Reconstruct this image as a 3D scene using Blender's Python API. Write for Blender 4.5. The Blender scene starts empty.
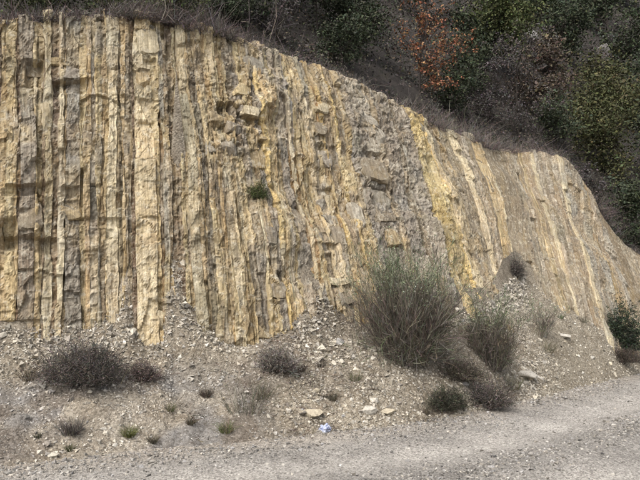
import bpy, math
import numpy as np
from math import radians, tan, sin, cos, pi

# ------------------------------------------------------------------ camera, sky, sun, exposure
scene = bpy.context.scene
FPX, TILT, EYE = 615.0, radians(5.6), 1.6          # focal length in 640-wide pixels, upward tilt, eye height
cam_data = bpy.data.cameras.new('camera')
cam_data.sensor_width = 36.0
cam_data.lens = 36.0 * FPX / 640.0
cam_data.clip_start, cam_data.clip_end = 0.05, 2000
cam = bpy.data.objects.new('camera', cam_data)
scene.collection.objects.link(cam)
cam.location = (0, 0, EYE)
cam.rotation_euler = (pi / 2 + TILT, 0, 0)
scene.camera = cam

SUN_ELEV, SUN_AZ = radians(52), radians(-35)      # azimuth measured from behind the camera, negative = to the left
world = bpy.data.worlds.new('World'); scene.world = world; world.use_nodes = True
wn, wl = world.node_tree.nodes, world.node_tree.links
sky = wn.new('ShaderNodeTexSky'); sky.sky_type = 'NISHITA'; sky.sun_disc = False
sky.sun_elevation = SUN_ELEV; sky.sun_rotation = pi + SUN_AZ * -1
sky.dust_density = 4.0; sky.air_density = 1.0
hs = wn.new('ShaderNodeHueSaturation'); hs.inputs['Saturation'].default_value = 0.33   # cloud-whitened sky
wl.new(sky.outputs[0], hs.inputs['Color'])
wl.new(hs.outputs[0], wn['Background'].inputs[0]); wn['Background'].inputs[1].default_value = 0.15

sun_data = bpy.data.lights.new('sun', 'SUN'); sun_data.energy = 1.15; sun_data.angle = radians(32)
sun_data.color = (1.0, 0.97, 0.93)
sun = bpy.data.objects.new('sun', sun_data); scene.collection.objects.link(sun)
sun.rotation_euler = (pi / 2 - SUN_ELEV, 0, SUN_AZ)

scene.view_settings.view_transform = 'Standard'; scene.view_settings.look = 'None'
scene.view_settings.gamma = 1.0; scene.view_settings.use_curve_mapping = False
scene.view_settings.exposure = 0.98
scene.render.engine = 'CYCLES'
scene.cycles.adaptive_threshold = 0.03; scene.cycles.max_bounces = 4; scene.cycles.diffuse_bounces = 2

rng = np.random.default_rng(11)
COL = scene.collection

# ------------------------------------------------------------------ numeric helpers
def _hash(ix, iy, iz, seed):
    n = (ix.astype(np.uint32) * np.uint32(374761393) + iy.astype(np.uint32) * np.uint32(668265263)
         + iz.astype(np.uint32) * np.uint32(2246822519) + np.uint32((seed * 3266489917) & 0xffffffff))
    n = (n ^ (n >> np.uint32(13))) * np.uint32(1274126177)
    n = n ^ (n >> np.uint32(16))
    return n.astype(np.float64) / 4294967295.0 * 2 - 1

def vnoise(p, seed=0):
    p = np.asarray(p, float)
    i = np.floor(p).astype(np.int64); f = p - i
    f = f * f * f * (f * (f * 6 - 15) + 10)
    r = 0
    for dx in (0, 1):
        wx = f[..., 0] if dx else 1 - f[..., 0]
        for dy in (0, 1):
            wy = f[..., 1] if dy else 1 - f[..., 1]
            for dz in (0, 1):
                wz = f[..., 2] if dz else 1 - f[..., 2]
                r = r + wx * wy * wz * _hash(i[..., 0] + dx, i[..., 1] + dy, i[..., 2] + dz, seed)
    return r

def fbm(p, octv=4, seed=0, gain=0.5):
    a, s, r = 1.0, 1.0, 0
    for k in range(octv):
        r = r + a * vnoise(np.asarray(p) * s, seed + k * 17); a *= gain; s *= 2.03
    return r

def st3(a, b, c):
    a, b, c = np.broadcast_arrays(a, b, c); return np.stack([a, b, c], -1)

def facets(X, Z, size, seed):
    """angular fragments: each warped cell is a small tilted plane"""
    j = np.floor(Z / size).astype(np.int64); o = np.zeros_like(j)
    q = X / size + _hash(j + 700, o, o, seed) * .5; i = np.floor(q).astype(np.int64); lx, lz = q - i - .5, Z / size - j - .5
    return .6 * _hash(i + 700, j + 700, o, seed + 1) + 1.3 * _hash(i + 700, j + 700, o, seed + 2) * lx + 1.3 * _hash(i + 700, j + 700, o, seed + 3) * lz

def smooth(e0, e1, x):
    t = np.clip((x - e0) / (e1 - e0), 0, 1); return t * t * (3 - 2 * t)

def ray(px, py):
    x = (px - 320) / FPX; u = -(py - 240) / FPX
    return np.array([x, cos(TILT) - u * sin(TILT), sin(TILT) + u * cos(TILT)])

def project(P):
    P = np.asarray(P, float); x = P[..., 0]; y = P[..., 1]; z = P[..., 2] - EYE
    f = y * cos(TILT) + z * sin(TILT); u = -y * sin(TILT) + z * cos(TILT)
    return 320 + FPX * x / f, 240 - FPX * u / f

# ------------------------------------------------------------------ mesh and object helpers
def make_mesh(name, verts, faces, mat, smooth_shade=False, uv=None, col=None):
    """faces: (M,3) or (M,4) int array; uv per vertex (N,2); col per vertex (N,3)"""
    verts = np.asarray(verts, np.float32).reshape(-1, 3); faces = np.asarray(faces, np.int32)
    me = bpy.data.meshes.new(name)
    k = faces.shape[1]; m = len(faces)
    me.vertices.add(len(verts)); me.vertices.foreach_set('co', verts.ravel())
    me.loops.add(m * k); me.loops.foreach_set('vertex_index', faces.ravel())
    me.polygons.add(m); me.polygons.foreach_set('loop_start', np.arange(0, m * k, k, dtype=np.int32))
    me.polygons.foreach_set('loop_total', np.full(m, k, np.int32))
    if uv is not None:
        l = me.uv_layers.new(name='UVMap')
        l.data.foreach_set('uv', np.asarray(uv, np.float32)[faces.ravel()].ravel())
    if col is not None:
        c = me.color_attributes.new('tint', 'FLOAT_COLOR', 'POINT')
        c.data.foreach_set('color', np.hstack([np.asarray(col, np.float32), np.ones((len(verts), 1), np.float32)]).ravel())
    me.polygons.foreach_set('use_smooth', np.full(m, smooth_shade, bool))
    me.update(); me.validate()
    if mat is not None: me.materials.append(mat)
    return me

def link(name, data, parent=None):
    o = bpy.data.objects.new(name, data); COL.objects.link(o)
    if parent is not None: o.parent = parent
    return o

def tag(o, label=None, cat=None, group=None, kind=None):
    if label: o['label'] = label
    if cat: o['category'] = cat
    if group: o['group'] = group
    if kind: o['kind'] = kind
    return o

def grid_faces(nj, ni):
    a = np.arange(nj * ni).reshape(nj, ni)
    return np.stack([a[:-1, :-1], a[:-1, 1:], a[1:, 1:], a[1:, :-1]], -1).reshape(-1, 4)

# ------------------------------------------------------------------ materials
class NT:
    def __init__(s, name, rough=0.95, spec=0.15):
        s.m = bpy.data.materials.new(name); s.m.use_nodes = True
        s.n, s.l = s.m.node_tree.nodes, s.m.node_tree.links
        s.b = s.n['Principled BSDF']; s.b.inputs['Roughness'].default_value = rough
        s.b.inputs['Specular IOR Level'].default_value = spec
    def node(s, t, **kw):
        n = s.n.new(t)
        for k, v in kw.items(): setattr(n, k, v)
        return n
    def put(s, sock, v):
        if hasattr(v, 'links') or isinstance(v, bpy.types.NodeSocket): s.l.new(v, sock)
        else: sock.default_value = v
    def coords(s, which='Object', scale=(1, 1, 1)):
        t = s.node('ShaderNodeTexCoord'); mp = s.node('ShaderNodeMapping')
        mp.inputs['Scale'].default_value = scale; s.l.new(t.outputs[which], mp.inputs['Vector']); return mp.outputs[0]
    def world(s, scale=(1, 1, 1)):
        t = s.node('ShaderNodeNewGeometry'); mp = s.node('ShaderNodeMapping')
        mp.inputs['Scale'].default_value = scale; s.l.new(t.outputs['Position'], mp.inputs['Vector']); return mp.outputs[0]
    def noise(s, vec, scale, detail=6, rough=0.6):
        n = s.node('ShaderNodeTexNoise'); n.inputs['Scale'].default_value = scale
        n.inputs['Detail'].default_value = detail; n.inputs['Roughness'].default_value = rough
        s.l.new(vec, n.inputs['Vector']); return n.outputs['Fac']
    def voro(s, vec, scale, out='Color', feature='F1'):
        n = s.node('ShaderNodeTexVoronoi', feature=feature); n.inputs['Scale'].default_value = scale
        s.l.new(vec, n.inputs['Vector']); return n.outputs[out]
    def ramp(s, fac, a, b, ca=(0, 0, 0, 1), cb=(1, 1, 1, 1)):
        r = s.node('ShaderNodeValToRGB'); e = r.color_ramp.elements
        e[0].position, e[1].position = a, b; e[0].color, e[1].color = ca, cb
        s.l.new(fac, r.inputs[0]); return r.outputs[0]
    def mix(s, fac, a, b, mode='MIX'):
        n = s.node('ShaderNodeMix', data_type='RGBA', blend_type=mode)
        s.put(n.inputs[0], fac); s.put(n.inputs[6], a); s.put(n.inputs[7], b); return n.outputs[2]
    def mul(s, a, b):
        n = s.node('ShaderNodeMath', operation='MULTIPLY'); s.put(n.inputs[0], a); s.put(n.inputs[1], b); return n.outputs[0]
    def add(s, a, b):
        n = s.node('ShaderNodeMath', operation='ADD'); s.put(n.inputs[0], a); s.put(n.inputs[1], b); return n.outputs[0]
    def bump(s, h, strength=0.5, dist=0.02):
        n = s.node('ShaderNodeBump'); n.inputs['Strength'].default_value = strength; n.inputs['Distance'].default_value = dist
        s.l.new(h, n.inputs['Height']); s.l.new(n.outputs[0], s.b.inputs['Normal'])
    def color(s, c): s.put(s.b.inputs['Base Color'], c); return s.m

def rgb(r, g, b): return (r, g, b, 1.0)

def mat_rock():
    t = NT('layered_rock')
    oi = t.node('ShaderNodeObjectInfo'); base = oi.outputs['Color']
    att = t.node('ShaderNodeAttribute'); att.attribute_name = 'tint'
    w = t.world(); uvn = t.node('ShaderNodeTexCoord').outputs['UV']
    def uvs(sx, sy):
        mp = t.node('ShaderNodeMapping'); mp.inputs['Scale'].default_value = (sx, sy, 1); t.l.new(uvn, mp.inputs['Vector']); return mp.outputs[0]
    uni = t.noise(w, 1.3, 4, 0.68)                                  # weathering crust that runs over several layers
    c = t.mix(t.mul(t.ramp(uni, 0.40, 0.62), 0.25), base, rgb(.50, .445, .345))
    c = t.mix(1.0, c, att.outputs['Color'], 'MULTIPLY')
    fine = t.noise(uvs(1, 0.45), 48, 4, 0.75)                        # thin laminae along the bed
    c = t.mix(t.ramp(fine, 0.36, 0.66), t.mix(1, c, rgb(.82, .80, .77), 'MULTIPLY'), t.mix(1, c, rgb(1.16, 1.15, 1.12), 'MULTIPLY'))
    stripe = t.noise(uvs(1, 0.045), 34, 3, 0.62)                    # bedding-parallel colour banding
    c = t.mix(t.ramp(stripe, 0.40, 0.60), t.mix(1, c, rgb(.70, .66, .61), 'MULTIPLY'), t.mix(1, c, rgb(1.13, 1.12, 1.10), 'MULTIPLY'))
    wv = t.node('ShaderNodeVectorMath', operation='ADD'); t.l.new(uvs(1, .62), wv.inputs[0])
    nz = t.node('ShaderNodeTexNoise'); nz.inputs['Scale'].default_value = 14; nz.inputs['Detail'].default_value = 3; t.l.new(uvs(1, 1), nz.inputs['Vector'])
    sc_ = t.node('ShaderNodeVectorMath', operation='SCALE'); t.l.new(nz.outputs['Color'], sc_.inputs[0]); sc_.inputs['Scale'].default_value = .07; t.l.new(sc_.outputs[0], wv.inputs[1])
    frag = t.voro(wv.outputs[0], 26); fb = t.node('ShaderNodeRGBToBW'); t.l.new(frag, fb.inputs[0])      # small broken fragments, each with its own tone
    c = t.mix(1, c, t.mix(fb.outputs[0], rgb(.86, .85, .84), rgb(1.13, 1.13, 1.12)), 'MULTIPLY')
    grit = t.noise(w, 110, 2, 0.7)
    c = t.mix(t.ramp(grit, 0.36, 0.64), t.mix(1, c, rgb(.84, .83, .82), 'MULTIPLY'), t.mix(1, c, rgb(1.12, 1.12, 1.11), 'MULTIPLY'))
    ochre = t.noise(uvs(1, 0.35), 2.6, 5, 0.68)                     # iron staining
    c = t.mix(t.mul(t.ramp(ochre, 0.50, 0.66), 0.6), c, t.mix(0.55, c, rgb(.44, .31, .13)))
    grey = t.noise(w, 2.1, 6, 0.72)                                 # weathered patina
    c = t.mix(t.mul(t.ramp(grey, 0.52, 0.66), 0.55), c, t.mix(0.6, c, rgb(.21, .19, .165)))
    chip = t.noise(w, 10, 4, 0.75)                                  # fresh pale scars
    c = t.mix(t.mul(t.ramp(chip, 0.54, 0.62), 0.7), c, t.mix(0.6, c, rgb(.76, .70, .56)))
    dark = t.noise(w, 26, 3, 0.78)
    c = t.mix(t.mul(t.ramp(dark, 0.56, 0.68), 0.5), c, t.mix(1, c, rgb(.5, .455, .40), 'MULTIPLY'))
    alg = t.noise(w, 0.9, 5, 0.72)                                  # greenish brown seep stains
    c = t.mix(t.mul(t.ramp(alg, 0.56, 0.68), 0.45), c, rgb(.22, .19, .12))
    h = t.add(t.mul(t.noise(uvs(1, 0.5), 70, 3, 0.75), .6), t.mul(t.noise(w, 55, 4, 0.8), 1.3))
    h = t.add(h, t.mul(fb.outputs[0], .9))
    t.bump(h, 1.0, 0.022)
    return t.color(c)

def mat_scree():
    t = NT('scree_soil'); att = t.node('ShaderNodeAttribute'); att.attribute_name = 'tint'
    w = t.world()
    cells = t.voro(w, 38)
    bw = t.node('ShaderNodeRGBToBW'); t.l.new(cells, bw.inputs[0])
    c = t.mix(1, att.outputs['Color'], t.mix(bw.outputs[0], rgb(.5, .47, .43), rgb(1.35, 1.33, 1.28)), 'MULTIPLY')
    n = t.noise(w, 3.0, 8, 0.7)
    c = t.mix(t.mul(t.ramp(n, .45, .7), .6), c, t.mix(1, c, rgb(.5, .44, .38), 'MULTIPLY'))
    n2 = t.noise(w, 30, 5, 0.75)
    c = t.mix(t.ramp(n2, .3, .75), t.mix(1, c, rgb(.6, .57, .54), 'MULTIPLY'), t.mix(1, c, rgb(1.2, 1.2, 1.2), 'MULTIPLY'))
    h = t.add(t.mul(t.voro(w, 38, 'Distance'), -.8), t.noise(w, 70, 5, .7)); t.bump(h, .9, .02)
    return t.color(c)

def mat_road():
    t = NT('gravel_road'); w = t.world()
    att = t.node('ShaderNodeAttribute'); att.attribute_name = 'tint'
    n = t.noise(w, 1.3, 9, 0.7)
    c = t.mix(t.ramp(n, .3, .7), rgb(.24, .222, .20), rgb(.33, .308, .278))
    c = t.mix(1, c, att.outputs['Color'], 'MULTIPLY')
    cells = t.voro(w, 58); bw = t.node('ShaderNodeRGBToBW'); t.l.new(cells, bw.inputs[0])
    c = t.mix(.9, c, t.mix(1, c, t.mix(bw.outputs[0], rgb(.32, .31, .30), rgb(1.7, 1.7, 1.68)), 'MULTIPLY'))
    n2 = t.noise(w, 130, 3, .8)
    c = t.mix(t.ramp(n2, .36, .64), t.mix(1, c, rgb(.58, .57, .56), 'MULTIPLY'), t.mix(1, c, rgb(1.3, 1.3, 1.3), 'MULTIPLY'))
    h = t.add(t.mul(t.voro(w, 75, 'Distance'), -.7), t.noise(w, 160, 4, .7)); t.bump(h, .8, .012)
    return t.color(c)

def mat_soil():
    t = NT('hill_soil'); w = t.world()
    n = t.noise(w, 1.1, 9, .7)
    c = t.mix(t.ramp(n, .35, .7), rgb(.028, .024, .021), rgb(.075, .064, .056))
    n2 = t.noise(w, 9, 7, .75)
    c = t.mix(t.mul(t.ramp(n2, .55, .75), .7), c, rgb(.13, .115, .095))
    t.bump(t.noise(w, 14, 8, .75), 1, .1)
    return t.color(c)

def mat_tint(name, rough=.9, grain=60, spec=.15, lo=.75, hi=1.2, bump=0.0):
    t = NT(name, rough, spec); att = t.node('ShaderNodeAttribute'); att.attribute_name = 'tint'
    n = t.noise(t.world(), grain, 4, .7)
    c = t.mix(1, att.outputs['Color'], t.mix(t.ramp(n, .3, .7), rgb(lo, lo, lo), rgb(hi, hi, hi)), 'MULTIPLY')
    if bump: t.bump(n, .7, bump)
    return t.color(c)

M_ROCK, M_SCREE, M_ROAD, M_SOIL = mat_rock(), mat_scree(), mat_road(), mat_soil()
M_CHIP = mat_tint('stone_chip', .95, 90, .1, .7, 1.2, .004)
M_STONE = mat_tint('loose_stone', .95, 26, .1, .6, 1.2, .012)
M_LEAF = mat_tint('leaf', .8, 30, .15, .75, 1.15)
M_TWIG = mat_tint('twig', .9, 40, .1, .75, 1.15)
M_BARK = mat_tint('bark', .95, 50, .1, .6, 1.2, .004)
M_LITTER = mat_tint('plastic', .45, 40, .4, .85, 1.05)

# ------------------------------------------------------------------ the lie of the land: columns along the road cut
# each column: road edge, foot of the cliff, crest (seen from the road), scree angle, face angle
COLS = [
    ((-420, 508), (-420, 352), (-400, 30), 23, 76),
    ((-200, 490), (-200, 350), (-190, 25), 24, 76),
    ((0, 472), (0, 347), (2, 15), 24, 76),
    ((75, 464), (75, 345), (75, 13), 24, 76),
    ((155, 456), (155, 346), (148, 13), 25, 75),
    ((240, 447), (240, 346), (205, 27), 26, 72),
    ((295, 441), (292, 338), (250, 44), 28, 70),
    ((345, 435), (345, 322), (287, 58), 29, 67),
    ((400, 428), (402, 312), (340, 76), 31, 64),
    ((465, 418), (463, 308), (400, 108), 32, 60),
    ((510, 406), (502, 300), (440, 126), 33, 57),
    ((545, 399), (525, 282), (492, 146), 34, 53),
    ((585, 389), (568, 305), (525, 150), 34, 50),
    ((610, 383), (604, 325), (558, 158), 33, 49),
    ((640, 375), (632, 338), (588, 188), 30, 48),
    ((690, 364), (690, 344), (640, 255), 30, 45),
    ((780, 351), (780, 338), (760, 296), 28, 42),
    ((900, 342), (900, 332), (885, 303), 28, 42),
    ((1150, 334), (1150, 326), (1135, 304), 28, 42),
    ((1600, 330), (1600, 323), (1585, 306), 28, 42),
]
EYEP = np.array([0, 0, EYE])
def solve_slope(P, px, py, ang, t0, t1):
    d = ray(px, py); ts = np.linspace(t0, t1, 6000)
    Q = EYEP + ts[:, None] * d; h = np.hypot(Q[:, 0] - P[0], Q[:, 1] - P[1]); ok = Q[:, 1] > P[1]
    e = np.abs(np.arctan2(Q[:, 2] - P[2], h) - radians(ang)); e[~ok] = 9
    return Q[np.argmin(e)]
Ep, Bp, Cp = [], [], []
for (e, b, c, a1, a2) in COLS:
    d = ray(*e); E = EYEP + d * (-EYE / d[2])
    B = solve_slope(E, b[0], b[1], a1, 3, 40)
    C = solve_slope(B, c[0], c[1], a2, 3, 60)
    Ep.append(E); Bp.append(B); Cp.append(C)
Ep, Bp, Cp = np.array(Ep), np.array(Bp), np.array(Cp)
NC = len(COLS)
hd = np.linspace(0, 1, NC)
Hdir = np.stack([np.interp(np.arange(NC), [0, 6, 12, 17, 19], [-.05, -.05, .05, .35, .6]), np.ones(NC)], -1)

def cat(A, u):
    """Catmull-Rom along the columns"""
    u = np.clip(np.asarray(u, float), 0, NC - 1.0001); i = np.floor(u).astype(int); f = (u - i)[..., None]
    p0, p1, p2, p3 = A[np.clip(i - 1, 0, NC - 1)], A[i], A[np.clip(i + 1, 0, NC - 1)], A[np.clip(i + 2, 0, NC - 1)]
    return .5 * (2 * p1 + (p2 - p0) * f + (2 * p0 - 5 * p1 + 4 * p2 - p3) * f ** 2 + (3 * p1 - p0 - 3 * p2 + p3) * f ** 3)

def face(u, v):
    B, C = cat(Bp, u), cat(Cp, u); v = np.asarray(v, float)[..., None]
    return B + (C - B) * v

def face_n(u, v, e=.02):
    du = face(u + e, v) - face(u - e, v); dv = face(u, v + e) - face(u, v - e)
    n = np.cross(du, dv); n /= np.linalg.norm(n, axis=-1, keepdims=True) + 1e-9
    return n                                           # towards the road

# lookup pixel -> (u, v) on the ideal face
_gu, _gv = np.meshgrid(np.linspace(0, NC - 1.01, 1400), np.linspace(-.3, 1.3, 500))
_gx, _gy = project(face(_gu, _gv))
def face_uv(px, py):
    k = np.argmin((_gx - px) ** 2 + (_gy - py) ** 2)
    return _gu.flat[k], _gv.flat[k]

# where the scree laps onto the face (pixels along the contact)
CONT = [(-420, 345), (-200, 340), (-60, 338), (0, 337), (40, 335), (90, 335), (112, 326), (126, 306), (136, 330), (146, 345), (163, 344), (167, 296),
        (173, 236), (181, 264), (190, 297), (205, 312), (222, 340), (240, 348), (272, 345), (292, 335), (304, 310), (322, 298), (340, 318), (360, 328), (400, 318),
        (440, 312), (463, 312), (490, 308), (505, 292), (518, 281), (530, 285), (545, 294), (568, 308), (604, 327), (632, 340), (690, 344), (780, 337), (900, 331)]
_cu = []; _cv = []
for p in CONT:
    a, b = face_uv(*p); _cu.append(a); _cv.append(b)
_o = np.argsort(_cu); _cu = np.array(_cu)[_o]; _cv = np.array(_cv)[_o]
def contact_v(u): return np.interp(u, _cu, _cv)

# slow swells of the face, shared by all layers; positive = towards the road
NOTCH = []   # (u, v, half u, half v, depth, tilt)
def notch(px, py, w, h, depth, tilt=0.0):
    u, v = face_uv(px, py); u2, _ = face_uv(px + w / 2, py); _, v2 = face_uv(px, py - h / 2)
    NOTCH.append((u, v, abs(u2 - u) + 1e-4, abs(v2 - v) + 1e-4, depth, tilt))
for a in [(32, 190, 40, 12, .10, .1), (35, 243, 44, 16, .13, -.5), (10, 232, 14, 30, .10, 0), (70, 193, 20, 12, .06, 0), (95, 222, 60, 8, .05, -.5),
          (35, 72, 16, 26, .12, 0), (68, 88, 40, 16, .14, 0), (20, 325, 40, 14, .06, 0), (225, 108, 14, 14, .16, 0), (245, 120, 18, 10, .10, -.4),
          (260, 155, 10, 8, .08, 0), (235, 75, 14, 20, .08, 0), (222, 128, 16, 10, .1, 0), (328, 188, 14, 6, .08, 0), (328, 248, 18, 7, .09, 0),
          (375, 158, 22, 10, .10, 0), (372, 190, 20, 6, .07, .2), (322, 148, 14, 6, .08, 0), (430, 170, 6, 26, .07, -.4),
          (150, 222, 18, 6, .04, -.3), (147, 123, 16, 5, .05, 0), (150, 60, 14, 6, .06, 0), (285, 340, 20, 20, .1, 0), (70, 345, 30, 16, .05, 0)]:
    notch(*a)

def swell(P, u, v):
    sm = 1 - .7 * smooth(9.8, 10.8, np.asarray(u))
    s = (.15 * fbm(P * .55, 2, 3) + .05 * fbm(P * np.array([1.5, 1.5, 1.1]), 2, 5)) * (.45 + .55 * sm)
    # two sets of slanting joints break the face into facets that run across several layers
    wp = .10 * fbm(P * 1.6, 3, 9); X, Z = P[..., 0] + P[..., 1] * .35, P[..., 2]
    for (ca, sa, l1, l2, am, sd) in ((.34, .94, .55, .38, .028, 1), (-.5, .87, .42, .23, .022, 2), (.1, 1.0, .17, .11, .013, 3)):
        A = (X * sa - Z * ca + wp) / l2; Bq = (X * ca + Z * sa + wp * 1.7) / l1
        s = s + sm * am * _hash(np.floor(A).astype(np.int64) + 900, np.floor(Bq + .5 * _hash(np.floor(A).astype(np.int64) + 900, np.zeros(A.shape, np.int64), np.zeros(A.shape, np.int64), sd)).astype(np.int64) + 900, np.zeros(A.shape, np.int64), sd + 40)
    for (nu, nv, du, dv, dp, tl) in NOTCH:
        a = np.abs((u - nu) / du); b = np.abs((v - nv - tl * (u - nu) / max(du, 1e-3) * dv) / dv)
        s = s - dp * (1 - smooth(.75, 1.15, a)) * (1 - smooth(.75, 1.1, b))
    return s

# ------------------------------------------------------------------ cliff: one mesh for each upright rock layer
CLS = {  # colour, stand-off, roughness, joint spacing, strength of thin lamination
    'L': ((.60, .50, .315), .010, .012, .5, .6), 'P': ((.67, .595, .435), .016, .011, .45, .35), 'Y': ((.62, .48, .235), .006, .014, .45, .5), 'Z': ((.69, .535, .255), .012, .016, .8, .25),
    'G': ((.37, .32, .25), .00, .015, .35, .7), 'B': ((.335, .305, .265), .004, .013, .35, .4), 'M': ((.235, .18, .14), -.020, .022, .18, .6), 'R': ((.32, .30, .275), .006, .024, .4, .2),
    'O': ((.46, .315, .165), -.006, .015, .25, .7), 'T': ((.49, .395, .25), .002, .014, .4, .7), 'K': ((.345, .29, .215), -.010, .012, .7, .35), 'W': ((.44, .41, .355), .006, .018, .4, .3)}
def bed_list():
    L = []
    s = ("-8 M 0 T 5 L 17 M 20 B 34 L 41 M 43 P 53 M 57 P 62 T 66 B 80 L 90 W 96 L 107 P 118 T 125 G 131 M 136 P 155 L 160 O 162 L 171 M 180 L 186 P 196 T 201 G 207 L "
         "213 T 220 L 231 T 245 B 252 L 262 B 268 Y 275 L 281 T 286 B 293 O 296 P 299 O 302 L 306 O 309 L 319 B 324 L 328 O 331 Y 335 K 341 T 345 Y 348 K 354 G 360 R 366 R 384 G 391 R 404 W 412 R 423 Z 437 Z 442 P 447 K 453 T 458 K 466 P 470 G 474 W 479 K 483 L 488 T 493 P")
    tok = s.split()
    for i in range(0, len(tok), 2): L.append((float(tok[i]), 180, tok[i + 1]))
    s2 = ("506 K 529 G 533 K 537 W 541 K 546 T 550 K 556 P 560 W 564 G 568 W 572 K 577 G 581 P 585 W 590 G 595 W 600 T 604 G 608 W 614 K 622 G 632 K 648 K")
    tok = s2.split()
    for i in range(0, len(tok), 2): L.append((float(tok[i]), 250, tok[i + 1]))
    out = []
    for (x, y, c) in L: out.append((face_uv(x, y)[0], c))
    # continue past the left end and the right end
    u = out[0][0]; left = []; k = 0; seq = 'LGMTPBYKGLTMWGYL'
    while u > .15:
        u -= rng.uniform(.03, .10); left.append((u, seq[k % len(seq)])); k += 1
    u = out[-1][0]; right = []
    while u < 16.4:
        u += rng.uniform(.12, .3); right.append((u, 'KTMGKO'[k % 6])); k += 1
    return left[::-1] + out + right
def split_beds(L):
    out = []
    for (u0, c), (u1, _) in zip(L[:-1], L[1:]):
        W = np.linalg.norm(face(u1, .4) - face(u0, .4)); out.append((u0, c))
        if not 1.6 < u0 < 9.4 or c in 'PBRZKM' or W < .075: continue
        k = int(min(3, max(2, round(W / .06)))); cut = np.sort(np.cumsum(rng.uniform(.6, 1.4, k))); cut = cut / cut[-1]
        kin = {'L': 'LTPL', 'T': 'TGLT', 'G': 'GTKG', 'W': 'WGW', 'Y': 'YLY', 'O': 'OTO'}[c]
        for q in cut[:-1]: out.append((u0 + (u1 - u0) * q, kin[int(rng.integers(0, len(kin)))]))
    return out + [L[-1]]
BEDS = split_beds(bed_list())
cliff = tag(link('cliff', None), 'tall road-cut cliff of upright tan, ochre and grey rock layers', 'cliff')
bed_objs = []; BED_EDGE = []

CELL = .025
def bed_edge_u(i, v):
    u = BEDS[i][0]
    du = np.linalg.norm(cat(Bp, u + .01) - cat(Bp, u - .01)) / .02     # metres per u
    return u + (.028 * fbm(st3(v * 3.6, i * 7.3, 0.0), 3, 21) + .012 * vnoise(st3(v * 34, i * 3.1, 1.0), 22)) / du

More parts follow.
